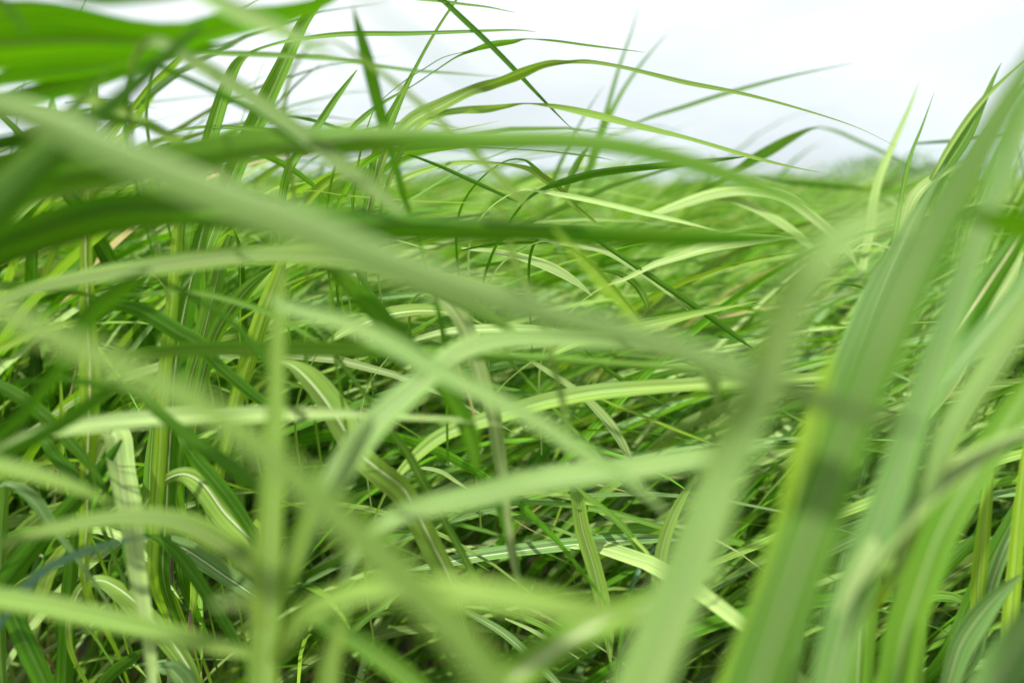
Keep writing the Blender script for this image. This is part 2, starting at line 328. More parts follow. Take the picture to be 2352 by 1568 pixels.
leaf('tall faint blade leaning far right, lower one of a far pair', 'S', 1.75, 0, 'g',
  [(1330,470,10),(1360,380,14),(1392,285,13),(1430,210,9),(1475,145,6),(1532,78,1)], root=False)
leaf('short faint blade left of the far leaning pair', 'S', 1.6, -20, 'g', [(1255,450,10),(1285,380,10),(1315,320,6),(1345,262,4),(1386,198,.8)], root=False)
leaf('short vivid blade at the foot of the far leaning pair', 'S', 1.25, -30, 'g', [(1295,450,10),(1310,410,14),(1330,370,14),(1352,335,4)], root=False)
leaf('faint straight blade slanting up right into the open sky', 'S', 1.5, 10, 'b', [(1440,292,4),(1500,268,8),(1568,247,10),(1640,224,10),(1700,206,9),(1800,179,6),(1960,145,1)], root=False)
leaf('vivid flat leaf pointing up right just over the horizon', 'S', 1.45, -35, 'g', [(1560,470,8),(1640,425,12),(1690,395,15),(1730,370,22),(1775,345,24),(1820,318,18),(1862,297,7),(1890,292,1)], root=False)
leaf('pale faint blade drooping right beyond the vivid flat leaf', 'S', 1.9, 20, 'b', [(1880,292,3),(1920,302,7),(1975,326,8),(2050,360,7),(2110,392,2)], root=False)
leaf('slim leaf with vivid underside level below the lower long arch', 'S', .9, [-40,-40,10], 'g', [(860,362,16),(911,352,18),(1000,343,18),(1067,339,6),(1120,341,3),(1250,348,3),(1330,356,4),(1370,361,3),(1412,369,.6)])
leaf('dark narrow blade falling right across the horizon near centre', 'S', .95, -10, 'd', [(900,345,3),(944,357,5),(1010,382,8),(1060,405,9),(1104,425,9),(1150,446,7),(1190,465,2)])
leaf('pale arch that turns dark where it falls toward the horizon', 'S', 1.0, [45,45,40,-30,-35,-20], 'l', [(870,445,10),(920,415,15),(970,395,14),(1017,382,12),(1067,374,10),(1120,375,8),(1167,378,7),(1217,388,12),(1250,408,17),(1284,432,17),(1320,472,12),(1370,512,5)])
leaf('dark leaf sweeping right and slightly upward above the centre horizon', 'S', .95, [-20,-25,-10], 'd', [(1200,470,6),(1241,438,8),(1300,418,17),(1367,401,18),(1484,385,15),(1568,377,14),(1640,369,10),(1712,360,2)])
leaf('whitish blade sloping down right from under the dark sweeping leaf', 'S', .92, 45, 'p', [(1200,436,3),(1241,441,6),(1300,451,11),(1384,468,13),(1480,491,12),(1568,511,8),(1660,533,1)])
leaf('thin yellow level blade at the horizon left of centre', 'S', .95, 20, 'y', [(700,440,2),(791,449,3),(870,455,4),(950,461,5),(1050,465,3),(1132,468,.6)])
leaf('small dark kinked blade just above the centre horizon', 'S', 1.0, -10, 'd', [(1160,371,3),(1205,368,5),(1230,387,9),(1262,415,5),(1290,440,1.5)])
leaf('olive level blade far off along the right horizon', 'S', 2.1, -20, 'd', [(1740,408,4),(1800,418,8),(1868,425,10),(1940,431,9),(2010,434,3)], root=False)
leaf('wide pale leaf arching down right below the right horizon', 'S', 1.35, 50, 'p', [(1500,495,14),(1568,472,20),(1640,450,22),(1720,442,23),(1800,456,24),(1868,506,22),(1934,565,16),(1975,620,3)], root=False)
leaf('shorter pale leaf nested under the wide arching one on the right', 'S', 1.35, 48, 'p', [(1620,455,10),(1685,462,16),(1768,500,20),(1851,560,16),(1905,612,3)], root=False)
# ---- further blurred leaves in the upper left
leaf('short dark leaf poking in from the left edge under the long diagonal leaf', 'F', .58, -35, 'd', [(-50,345,30),(10,332,32),(70,320,30),(140,302,22),(215,290,8),(250,288,1)])
leaf('soft level green leaf from left edge behind the long diagonal leaf', 'F', .6, -10, 'g', [(-50,262,20),(40,262,24),(120,264,26),(210,268,24),(310,282,14),(380,300,2)])
leaf('blurred green leaf skimming the top left edge of the picture', 'F', .45, -40, 'd', [(60,-75,40),(130,-28,44),(220,-4,44),(320,-6,40),(420,-18,36),(520,-40,28),(600,-70,8)])
leaf('stubby blurred leaf crossing the small sky gap in the top left corner', 'F', .45, -30, 'd', [(-40,-40,20),(0,0,20),(32,35,17),(60,75,8)])
leaf('yellowish leaf rising right from the left edge under the dark short one', 'F', .6, 20, 'l', [(-50,420,26),(20,396,28),(100,362,24),(180,338,12),(230,325,2)])
leaf('blurred olive leaf low along the upper left edge', 'F', .55, -30, 'd', [(-50,395,30),(10,372,34),(70,352,26),(130,338,12),(170,332,2)])
leaf('soft pale leaf lying behind the dark underside at upper left', 'M', .75, 40, 'l', [(-30,470,12),(60,440,22),(170,400,26),(300,372,22),(420,352,12),(520,340,2)], root=False)
leaf('pointed leaf leaning right just left of the dark upright pointed leaf', 'S', .95, 5, 'g', [(660,400,20),(690,345,20),(730,290,18),(768,232,14),(800,188,8),(820,161,2)])
leaf('thin dark arch low against the left sky', 'S', 1.1, -20, 'd', [(620,285,3),(660,270,6),(720,278,8),(784,298,7),(850,318,5),(900,345,1)], root=False)
leaf('short yellow leaf tip before the horizon left of centre', 'S', 1.0, 0, 'y', [(700,470,14),(728,435,20),(760,410,18),(790,398,6),(805,395,1)], root=False)
leaf('grey thin blade slanting up in the left sky gap', 'S', 1.5, 0, 'b', [(600,275,4),(640,235,6),(690,185,5),(740,145,1)], root=False)
leaf('far thin level blades line across the left sky', 'S', 1.3, 20, 'g', [(150,238,3),(220,232,4),(300,236,4),(360,250,1)], root=False)
leaf('long dark leaf angled under the vivid corner leaf and across the first sky gap', 'F', .6, [-35,-40], 'd', [(-50,238,30),(60,225,40),(180,195,44),(290,160,40),(390,130,32),(480,112,18),(540,102,4)])
leaf('blurred mid green leaf bending down left beside the thick dark edged blade', 'F', .48, 10, 'g', [(-60,445,40),(0,400,44),(70,345,40),(130,290,34),(180,240,26),(225,190,14),(255,150,3)])
leaf('thin level dark leaf touching the left edge above the level green one', 'F', .7, -30, 'd', [(-50,245,8),(20,243,10),(90,248,10),(160,262,7),(210,280,2)])
leaf('pale narrow leaf rising right through the upper left gap', 'M', .9, 25, 'l', [(20,520,12),(90,455,16),(160,400,16),(230,345,12),(300,300,6),(350,275,1)], root=False)
leaf('vivid leaf sweeping right under the broad leaf dark at left', 'M', .8, -25, 'g', [(180,520,12),(260,480,22),(360,450,28),(480,440,26),(600,452,18),(700,480,4)], root=False)
leaf('slim leaf slanting down right from left edge below the long dark angled leaf', 'F', .62, 15, 'l', [(-50,140,16),(60,172,24),(200,225,28),(330,282,26),(440,345,20),(540,420,10),(590,465,2)])
leaf('thin level leaf at upper left just above the horizon', 'M', 1.0, 30, 'l', [(-40,372,8),(80,352,10),(200,345,12),(330,356,10),(430,378,6),(500,402,1)])
leaf('slender green leaf crossing level over the upright striped pair', 'S', .9, 20, 'g', [(400,300,4),(480,292,8),(570,296,10),(670,302,9),(780,306,6),(880,322,1)], root=False)
leaf('short glowing leaf falling left of the horizon centre', 'S', 1.05, -10, 'v', [(560,340,8),(620,362,14),(680,395,14),(735,440,8),(760,470,1)], root=False)
# ---- R: right side
leaf('widest dark blade leaning right, tall in the near right side', 'R', [.31,.32,.36], [-4,-2,0,0], 'o',
  [(1700,1700,141.9),(1765,1500,141.9),(1830,1310,133.3),(1890,1140,124.7),(1960,950,120.4),(2022,800,118.7),(2088,650,110.1),(2160,505,96.3),(2235,375,79.1),(2310,245,63.6),(2370,130,34.4),(2420,20,8.6)], fold=.1)
leaf('bluish blade alongside the right edge of the widest dark blade', 'R', .43, [18,20,15], 'b',
  [(1880,1700,80),(1930,1480,84),(1985,1300,82),(2050,1120,76),(2105,970,70),(2155,830,66),(2200,690,62),(2245,560,56),(2300,420,50),(2350,280,36),(2400,140,10)])
leaf('bluish green leaf with a crisp left edge standing behind the widest blade', 'R', [.6,.66], [15,12,15], 'b',
  [(1770,1700,84),(1800,1500,88),(1835,1300,86),(1870,1130,82),(1905,1000,78),(1940,880,76),(1978,775,72),(2015,680,62),(2055,590,40),(2110,480,22),(2170,380,4)])
leaf('thick pale blade at lower right of centre whose top bends over right', 'R', [.34,.32,.27,.25], [30,30,35,42,45], 'f',
  [(1440,1750,128),(1500,1560,124),(1560,1390,118),(1615,1240,108),(1680,1070,98),(1740,940,92),(1785,840,90),(1835,710,92),(1885,620,92),(1945,552,84),(2010,515,64),(2080,500,24),(2120,505,6)], fold=.22)
leaf('bright yellow green blade between the thick pale bending blade and the widest blade', 'R', .42, [0,-5], 'y',
  [(1640,1700,62),(1700,1520,64),(1745,1400,62),(1785,1280,60),(1822,1160,56),(1850,1045,50),(1880,930,36),(1915,800,14)])
leaf('white sheened leaf dipping from the right into the widest blade', 'R', [.44,.42], [52,55,45,10], 'p',  # the white sheen is put into the colour by the pale leaf material
  [(2390,985,22.1),(2320,1015,28.9),(2250,1055,40.8),(2170,1112,59.5),(2090,1182,61.2),(2020,1262,49.3),(1965,1335,34),(1920,1410,10.2)])
leaf('soft pale blade falling left from the right edge', 'R', [.4,.44], [30,20], 'f',
  [(2400,650,52),(2352,735,60),(2300,810,64),(2240,898,62),(2180,1000,56),(2130,1110,46),(2085,1230,36),(2045,1360,14)])
leaf('dark blunt leaf end poking in from the right edge', 'R', .34, -55, 'v', [(2460,560,76),(2400,548,78),(2340,530,70),(2290,512,54),(2245,500,34),(2208,492,6)])
leaf('dark green leaf with tan midrib leaning right near right edge', 'R', .72, [-8,-5], 'd',
  [(2080,1180,40),(2085,1060,50),(2112,950,56),(2150,850,60),(2200,765,60),(2262,665,54),(2322,575,42),(2380,480,14)], rib='s')
leaf('light green wide blade in the lower right standing before thin ones', 'R', .5, [8,5], 'g',
  [(2020,1740,80),(2055,1580,82),(2080,1450,80),(2115,1340,80),(2150,1240,82),(2200,1145,84),(2265,1045,78),(2330,940,60),(2400,830,20)])
leaf('short pale diagonal blade in front of the lower right thicket', 'R', .5, 30, 'l', [(1900,1465,8),(1935,1412,22),(2000,1340,20),(2060,1275,12),(2100,1225,2)], root=False)
leaf('ribbed dark leaf slanting up right in the lower right gap', 'R', .88, [-15,-15], 'd', [(2085,1420,28),(2120,1365,34),(2165,1310,32),(2215,1262,28),(2245,1230,20),(2255,1195,12),(2247,1175,2)], rib=None)
leaf('curled leaf hooking over in the lower right gap', 'R', .88, [10,30,50], 'g', [(2105,1430,12),(2115,1390,20),(2140,1370,20),(2165,1367,18),(2200,1374,16),(2220,1395,10),(2228,1425,2)])
leaf('dark leaf climbing to the right edge above the bluish wide leaf', 'R', .85, [-10,-10], 'd', [(2180,1500,36),(2225,1400,40),(2260,1320,40),(2300,1240,34),(2340,1165,28),(2385,1060,6)])
leaf('slim leaf with bright white midrib by the right edge', 'R', .8, 5, 'b', [(2240,1500,26),(2262,1400,28),(2292,1300,28),(2330,1210,24),(2375,1120,8)], rib='w')
leaf('matt bluish wide leaf low in the right corner', 'R', .75, 30, 'b', [(2150,1650,30),(2180,1560,44),(2205,1480,54),(2250,1412,52),(2300,1358,30),(2345,1320,6)])
leaf('big out of focus bluish leaf filling the bottom right corner', 'R', .42, 10, 'b', [(2200,1700,90),(2270,1590,95),(2330,1490,90),(2400,1380,60)])
leaf('bluish leaf with fine pale midrib right of bottom centre gap', 'R', .74, 12, 'b', [(2030,1620,30),(2050,1480,36),(2070,1390,40),(2092,1310,34),(2118,1240,18),(2150,1180,3)], rib='w')
leaf('upright mottled green leaf standing at bottom right of the widest blade', 'R', .72, 0, 'g', [(1965,1700,60),(1970,1560,64),(1980,1430,62),(1995,1330,56),(2012,1230,40),(2030,1130,14)])
leaf('upright leaf with crisp right edge at bottom right', 'R', .68, -10, 'g', [(2095,1700,44),(2098,1580,46),(2104,1460,44),(2115,1360,34),(2130,1270,16),(2150,1180,3)])
leaf('bright yellow upright leaf near the lower right edge', 'R', .78, -10, 'y', [(2300,1600,30),(2315,1450,34),(2328,1330,32),(2338,1200,28),(2350,1080,20),(2365,960,5)])
leaf('short yellow upright leaf left of the dark climbing leaf', 'R', .8, -5, 'y', [(2240,1450,26),(2248,1340,32),(2258,1230,30),(2268,1140,22),(2285,1040,5)])
leaf('thin tall pale blade before the right horizon', 'R', 1.5, 10, 'p', [(1980,620,18),(1998,520,20),(2018,417,18),(2051,333,13),(2088,250,8),(2112,185,1)], root=False)
leaf('needle thin upright blade crossing the right horizon', 'R', 1.1, 0, 'g', [(2040,640,12),(2052,560,14),(2068,467,11),(2091,360,8),(2118,290,5),(2146,212,.6)], root=False)
leaf('vivid spear shaped blade leaning right above the right horizon', 'R', 1.15, -10, 'g', [(2050,640,18),(2090,540,24),(2130,455,28),(2180,375,30),(2220,315,28),(2262,228,15),(2285,175,7),(2300,145,1)])
leaf('slim pale edged blade over the vivid spear shaped one', 'R', 1.15, 15, 'l', [(2140,410,10),(2180,340,13),(2222,275,14),(2262,225,13),(2301,188,8),(2352,143,4),(2380,120,1)])
leaf('creamy curved leaf bowing left below the right sky', 'R', 1.15, [10,25,45], 'p', [(2045,660,18),(2060,600,22),(2078,523,26),(2105,450,28),(2150,410,20),(2208,380,6),(2240,365,1)])
leaf('dark level blade crossing the right clump', 'R', 1.5, -10, 'd', [(2100,330,4),(2160,326,7),(2230,320,7),(2310,306,5),(2370,290,3)], root=False)
leaf('tall leaning blade in the right sky by the frame edge', 'R', 1.3, -10, 'g', [(2130,560,14),(2180,460,20),(2230,370,20),(2280,290,18),(2330,220,12),(2390,150,3)])
leaf('thin pale blade curving over in the right clump', 'R', 1.0, 30, 'p', [(1960,575,3),(1985,560,6),(2020,562,7),(2060,578,6),(2098,603,1)], root=False)
leaf('short vivid blade pointing left inside the right clump', 'R', 1.0, -25, 'g', [(2010,672,6),(1985,662,8),(1955,654,7),(1930,652,4),(1905,658,1)], root=False)
leaf('pale folded leaf with shaded half at the right edge', 'R', .8, [20,30], 'p', [(2200,860,24),(2235,780,36),(2275,710,38),(2320,640,26),(2350,580,5)])
leaf('olive yellow leaf leaning right low at the right side', 'R', .62, 0, 'y', [(2080,1280,36),(2120,1150,44),(2165,1040,48),(2220,930,46),(2290,830,36),(2360,740,10)])
leaf('grey green blurred leaf lying across the right side behind the soft pale blade', 'R', .55, 20, 'b', [(2400,560,40),(2330,690,50),(2260,770,52),(2190,850,40),(2140,930,20),(2110,1000,4)])
# ---- M: mid distance
leaf('olive blade slanting down right under the soft pale arch', 'M', .62, -15, 'g', [(870,605,10),(944,648,24),(1000,672,28),(1050,694,28),(1117,728,24),(1190,768,12),(1225,790,3)])
leaf('vivid smooth blade falling right through the very middle', 'M', .62, [-20,-25], 'v', [(720,585,12),(760,618,26),(800,655,38),(860,715,44),(930,790,44),(980,850,42),(1020,895,40),(1058,955,42),(1082,1020,36),(1095,1080,14)], root=False)
leaf('long level blade with green edges and pale channel left to right', 'M', .64, [-30,-30,10,20], 'g', [(235,815,4),(330,815,22),(450,808,32),(600,808,36),(784,808,34),(950,812,30),(1100,817,24),(1250,822,18),(1400,832,15),(1568,846,13),(1650,860,9),(1750,880,1)], fold=.35)
leaf('pale level leaf with shadow bands low at left', 'M', .62, [45,42,40], 'p', [(-20,1040,14),(60,1004,25),(167,985,36),(333,968,42),(500,960,40),(617,955,34),(784,952,22),(900,958,15),(1050,965,9),(1160,977,1)])
leaf('widest sharply ribbed leaf rising gently to the right at centre', 'M', [.86,.86,.8], [35,38,40], 'l', [(890,1125,8),(920,1085,18),(960,1045,28),(1017,1003,32),(1117,966,36),(1217,936,38),(1284,920,38),(1384,902,36),(1568,888,32),(1700,880,28),(1850,870,22),(2000,860,8)])
leaf('slim pale blade crossing over the widest ribbed leaf and falling right', 'M', .93, 25, 'p', [(1190,815,5),(1250,848,12),(1334,906,16),(1375,945,20),(1405,980,22),(1430,1020,19),(1450,1065,12),(1475,1120,2)])
leaf('finely ribbed pale leaf rising right toward the level dark point', 'M', .92, [30,40,48], 'p', [(1370,668,3),(1440,640,9),(1500,610,14),(1568,588,20),(1620,572,30),(1690,558,32),(1768,550,17),(1840,546,2)])
leaf('straight thin two tone blade falling right in the sharp middle field', 'M', .92, -5, 'd', [(1330,523,4),(1344,533,8),(1450,605,11),(1568,684,14),(1650,742,15),(1700,780,9),(1732,803,1)], fold=.4)
leaf('pale partner blade just under the straight two tone blade', 'M', .94, 40, 'p', [(1240,556,3),(1284,560,8),(1384,577,14),(1450,612,14),(1520,662,11),(1580,712,2)])
leaf('thin stalk like blade ending right in a drooping hair', 'M', .9, 10, 'g', [(1440,742,1),(1480,733,3),(1568,719,5),(1635,708,5),(1735,700,3),(1790,700,.7)], root=False)
leaf('curved leaf with white midrib left of the sharp middle', 'M', .9, [35,40], 'l', [(740,800,6),(784,768,18),(834,744,26),(900,722,28),(984,714,24),(1060,725,12),(1110,745,2)], rib='w')
leaf('pale flat leaf with white midrib level at the sharp middle', 'M', .88, 42, 'p', [(920,795,3),(950,782,9),(1017,765,16),(1117,757,19),(1234,757,16),(1300,768,9),(1360,783,5),(1410,795,1)], rib='w')
leaf('ribbed leaf rising right just above the widest sharply ribbed leaf', 'M', .86, [30,35], 'l', [(1215,835,4),(1270,812,14),(1330,786,22),(1400,765,22),(1500,745,18),(1600,722,13),(1700,700,5),(1750,690,1)])
leaf('thin green blade slanting down right below the widest ribbed leaf start', 'M', .9, 5, 'g', [(1020,680,4),(1060,715,9),(1100,752,11),(1140,792,10),(1174,832,8),(1267,932,8),(1374,1045,8),(1440,1120,3)])
leaf('dark slim blade falling right beside the vivid smooth blade', 'M', .85, -10, 'd', [(800,590,3),(820,625,9),(867,692,12),(917,765,12),(957,815,8),(985,860,2)])
leaf('small withered yellow blade hanging at centre', 'M', .8, 0, 's', [(1050,830,1.5),(1060,862,4),(1078,915,3.5),(1088,945,5),(1094,962,1)], root=False)
leaf('bright blade slanting down right in the left centre into shade', 'M', [.72,.8], -15, 'g', [(740,770,4),(784,833,9),(834,900,11),(871,950,14),(905,1000,16),(940,1048,20),(970,1105,24),(992,1142,22),(1022,1200,18),(1060,1270,18),(1100,1345,14),(1140,1420,3)])
leaf('pale lime upright blade drooping through the centre', 'M', .56, 10, 'l', [(1150,470,6),(1160,523,15),(1184,606,18),(1234,710,18),(1267,823,16),(1300,956,14),(1318,1050,4)], root=False)
leaf('yellowing blade slanting down right of centre', 'M', .5, 0, 'y', [(1270,520,5),(1330,590,17),(1384,650,24),(1434,702,20),(1490,765,6)], root=False)
leaf('banded leaf bending over and hanging down at centre', 'M', .72, [45,30,10,0,-5], 'p', [(985,676,10),(1017,694,28),(1050,722,40),(1076,776,42),(1095,840,38),(1115,900,35),(1134,960,33),(1147,1045,30),(1157,1100,24),(1165,1180,20),(1178,1280,19),(1195,1350,5)], root=False)
leaf('broad leaf with white midrib that twists and shows a dark underside', 'M', [.8,.78,.8], [30,35,35,-10,-40,-45,-30,-20], 'l', [(635,830,6),(668,838,22),(700,864,48),(745,917,60),(790,985,62),(828,1042,56),(870,1078,56),(925,1120,56),(960,1180,54),(1000,1260,52),(1035,1330,44),(1060,1410,24),(1090,1500,5)], rib='w')
leaf('dark upright stalk like blade right of centre left pale leaf', 'M', .62, -30, 'd', [(983,620,7),(990,656,11),(1010,730,11),(1027,800,9),(1034,850,2)], root=False)
leaf('pale bending leaf end over the sharp middle field', 'M', .95, 50, 'p', [(900,552,5),(960,540,14),(1060,530,16),(1150,531,18),(1220,542,14),(1275,560,3)], root=False)
leaf('narrow dark level blade beneath the pale bending leaf end', 'M', 1.0, -20, 'd', [(1060,575,3),(1130,562,6),(1220,557,6),(1290,562,5),(1350,600,8),(1400,650,9),(1450,710,5),(1490,760,1)], root=False)
leaf('pale arched leaf falling right below the level dark point', 'M', 1.05, 48, 'p', [(1060,570,4),(1130,580,12),(1200,595,18),(1270,620,22),(1330,655,12),(1360,680,2)], root=False)
leaf('vivid hooked leaf curving down in the middle right', 'M', 1.0, -20, 'g', [(1380,622,4),(1420,628,12),(1460,655,16),(1482,690,15),(1490,715,3)], root=False)
leaf('slender pale blade sloping down to the lower right of the widest ribbed leaf', 'M', .9, 20, 'y', [(1340,895,2),(1400,925,6),(1480,957,7),(1568,993,7),(1640,1020,3)], root=False)
leaf('dark blade slanting right under the widest ribbed leaf', 'M', .92, -10, 'd', [(1340,800,3),(1384,840,9),(1440,880,10),(1500,915,7),(1540,935,1)], root=False)
leaf('sharp thin leaf pointing right at the foot of the right blades', 'M', .85, 10, 'g', [(1980,1045,2),(1920,1010,8),(1860,975,9),(1820,955,6),(1785,935,2)], root=False)
# ---- U: upright at the left
leaf('glowing yellow upright leaf with pale midrib nearest the left edge', 'U', .8, -5, 'y', [(195,1330,22),(200,1200,30),(202,1045,34),(205,960,42),(207,880,48),(205,800,44),(203,740,38),(200,650,30),(197,583,26),(200,480,20),(210,380,18),(218,240,14),(224,140,4)], rib='s')
leaf('upright bright leaf second from the left with fine stripes', 'U', .82, -10, 'y', [(352,1320,22),(358,1200,28),(368,1045,30),(376,900,30),(386,800,30),(396,690,28),(402,573,20),(410,480,8)])
leaf('dark green upright leaf with a cream midrib', 'U', .86, 0, 'd', [(375,1320,26),(382,1180,34),(388,1060,40),(395,950,44),(403,840,46),(418,740,46),(440,640,40),(462,545,28),(485,460,10)], rib='s')
leaf('striped leaf leaning right beside the cream ribbed one', 'U', .92, -8, 'g', [(405,1100,26),(420,960,34),(438,870,40),(462,790,44),(484,700,42),(504,620,34),(530,540,16)])
leaf('vivid leaf bowing right out of the upright group', 'U', .9, -20, 'g', [(440,1000,20),(462,880,30),(480,810,36),(505,750,38),(545,692,36),(585,648,24),(625,618,6)])
leaf('striped bright leaf leaning right behind the blurred stalk', 'U', .92, -10, 'y', [(500,1120,24),(525,1000,32),(550,900,36),(575,815,38),(605,720,38),(635,640,32),(662,560,12)])
leaf('thin bluish blade slanting up through the upright group', 'U', .84, 10, 'b', [(225,900,3),(245,868,9),(300,806,12),(367,723,11),(440,632,6),(470,590,1)], root=False)
leaf('very thin yellow needle standing near left edge', 'U', .85, 0, 'y', [(146,1100,7),(143,1000,9),(142,945,9),(140,900,6),(138,820,3),(137,690,.8)])
leaf('dark slanting blade falling toward the blurred stalk', 'U', .6, -20, 'd', [(335,624,3),(400,660,11),(467,696,16),(533,742,18),(583,796,22),(617,835,24),(650,885,5)], root=False)
leaf('slim blade arching level then down behind the stalk', 'U', .7, 10, 'g', [(250,684,2),(340,674,8),(433,670,10),(517,686,14),(617,720,14),(717,776,9),(775,812,1)], root=False)
leaf('vivid leaf with dark crease falling right at left of centre', 'U', .8, [-15,-20], 'd', [(190,690,6),(235,695,18),(275,702,28),(317,713,36),(367,740,38),(410,766,38),(457,792,36),(500,838,28),(567,896,26),(615,935,20),(650,975,4)], root=False)
leaf('saturated leaf hanging diagonally down to the left edge', 'U', .48, [-30,-30,-25], 'd', [(345,620,8),(285,662,42),(232,700,50),(195,748,48),(152,828,38),(110,886,34),(50,956,30),(-15,1015,26),(-60,1060,10)], root=False)
leaf('short level leaf pale below at left edge', 'U', .7, -20, 'd', [(-40,655,18),(40,658,20),(133,666,20),(190,674,12),(230,682,1.5)])
leaf('slender lime blade rising right from left edge', 'U', .7, 20, 'y', [(-50,822,18),(-10,806,19),(83,763,17),(140,743,12),(180,732,2)])
leaf('dark creased leaf falling right from left edge below the lime blade', 'B', .76, [-10,-10], 'd', [(-40,868,16),(0,888,28),(67,928,32),(110,965,32),(150,1005,30),(190,1048,24),(235,1110,10),(260,1160,2)], rib=None)
leaf('dark short arch running level into the left thicket', 'B', .6, -15, 'd', [(20,880,4),(120,872,12),(180,875,16),(233,883,18),(317,905,22),(360,945,26),(440,1010,30),(510,1060,34),(580,1112,28),(640,1165,8)], root=False)
leaf('dark leaf sweeping down left from the short arch', 'B', .55, [-25,-20], 'd', [(290,868,5),(240,905,28),(170,958,32),(100,1000,28),(30,1035,28),(-40,1065,22)], root=False)
# ---- B: lower left thicket
leaf('upright pale leaf folded at its top, with shadow bands across it', 'B', [.84,.8,.7,.6], [10,30,30,25], 'p', [(212,1075,14),(232,1020,30),(250,996,48),(264,1002,57),(272,1060,60),(280,1110,59),(290,1170,54),(305,1260,44),(318,1350,38),(333,1440,30),(345,1520,24),(352,1600,18)], root=False)
leaf('arching leaf with white midrib highest in the lower left thicket', 'B', .85, [-35,-20,20,30,30], 'l', [(300,1230,5),(325,1170,10),(367,1114,20),(398,1093,28),(430,1090,42),(467,1112,52),(517,1178,54),(560,1222,50),(597,1262,40),(640,1330,10)], rib='w')
leaf('arching leaf with white midrib lowest in the lower left thicket', 'B', .85, [-30,-10,30,30,30], 'l', [(160,1470,14),(168,1390,20),(192,1345,22),(230,1332,28),(283,1358,42),(333,1405,48),(390,1468,46),(433,1530,38),(465,1600,24)], rib='w')
leaf('arching leaf with white midrib between the other two ribbed arches', 'B', .88, [10,30,30], 'b', [(300,1245,3),(340,1240,12),(380,1242,26),(420,1258,38),(470,1290,44),(520,1325,44),(570,1358,36),(620,1400,10)], rib='w')
leaf('long dark leaf falling right beneath the middle ribbed arch', 'B', .8, [-10,-15], 'd', [(335,1228,6),(362,1236,18),(400,1264,28),(450,1328,30),(500,1405,27),(547,1485,23),(590,1580,18)])
leaf('dark stiff leaf falling right above the highest ribbed arch', 'B', .8, [-10,-15], 'd', [(420,1010,20),(443,1045,30),(500,1112,32),(550,1178,28),(597,1255,20),(630,1320,6)])
leaf('dark folded leaf rising from the left edge to the banded leaf', 'B', .78, [-12,-12], 'd', [(-30,1395,36),(20,1328,48),(83,1250,46),(133,1195,42),(187,1135,37),(240,1070,28),(280,1010,6)], fold=.3)
leaf('grey green bending leaf tapering to a thread at far left', 'B', .75, [40,30,10], 'b', [(-10,1120,5),(13,1110,10),(50,1125,26),(85,1160,30),(107,1192,26),(150,1248,14),(217,1338,9),(258,1400,2)])
leaf('steel blue slender leaf curving up right at far left', 'B', .62, [20,20], 't', [(10,1420,14),(43,1368,20),(100,1312,22),(150,1284,19),(200,1265,15),(270,1245,10),(345,1230,1.5)])
leaf('leaf falling from the top of the lower left thicket to a thin stalk', 'B', .8, -15, 'd', [(105,1010,24),(127,1045,30),(165,1085,30),(200,1122,24),(222,1165,17),(236,1210,11),(255,1260,9),(275,1310,8),(297,1355,7)])
leaf('wide dark leaf low in the bottom left corner', 'B', .8, -8, 'd', [(130,1640,40),(100,1560,45),(67,1490,45),(38,1430,42),(12,1370,30),(-15,1310,10)])
leaf('upright green leaf at the extreme left edge', 'B', .82, -10, 'g', [(0,1480,24),(0,1350,26),(3,1230,26),(8,1150,22),(14,1080,12),(24,1010,3)])
leaf('upright dark green leaf left of the lowest ribbed arch', 'B', .88, -10, 'd', [(145,1650,34),(150,1520,38),(157,1400,36),(166,1290,30),(176,1200,20),(190,1110,5)])
leaf('upright leaf rising behind the highest ribbed arch', 'B', .95, -10, 'g', [(350,1330,26),(345,1230,30),(343,1140,30),(346,1060,26),(352,980,14)])
leaf('glowing yellow upright leaf behind the highest ribbed arch', 'B', .97, -10, 'y', [(388,1330,22),(390,1230,26),(394,1140,28),(400,1060,26),(412,970,10)])
leaf('dark upright leaf touching the blurred stalk behind the ribbed arches', 'B', .97, -10, 'd', [(420,1330,26),(412,1230,30),(408,1140,30),(418,1040,26),(440,960,8)])
leaf('yellow pointed leaf over the brown stub', 'B', .96, -10, 'y', [(440,1420,10),(445,1370,18),(447,1320,18),(450,1260,8)])
leaf('small dark leaf rising right at the bottom left', 'B', .85, -15, 'd', [(215,1620,26),(245,1560,30),(300,1515,26),(335,1490,8),(360,1475,1)])
leaf('bluish leaf hump at the very bottom left of the stalk', 'B', .8, 40, 'b', [(345,1560,8),(368,1534,22),(398,1540,42),(425,1580,50),(440,1650,40)])
leaf('soft green leaf arching over the ribbed arches toward the stalk', 'B', .5, [30,35,35], 'l', [(-50,1262,12),(0,1250,20),(100,1222,30),(233,1195,36),(333,1190,42),(433,1210,52),(500,1245,62),(560,1290,56),(595,1335,30),(612,1390,5)])
leaf('blurred long leaf crossing the bottom left corner level', 'B', .48, [40,40], 'l', [(-60,1372,44),(0,1386,48),(100,1402,50),(200,1422,50),(333,1452,48),(467,1486,42),(540,1500,30),(600,1512,6)], fold=.28)
leaf('blurred leaf tapering right from the left edge above the soft arch', 'B', .47, 35, 'l', [(-60,1060,36),(0,1074,40),(90,1095,38),(170,1120,28),(230,1142,14),(262,1158,3)])
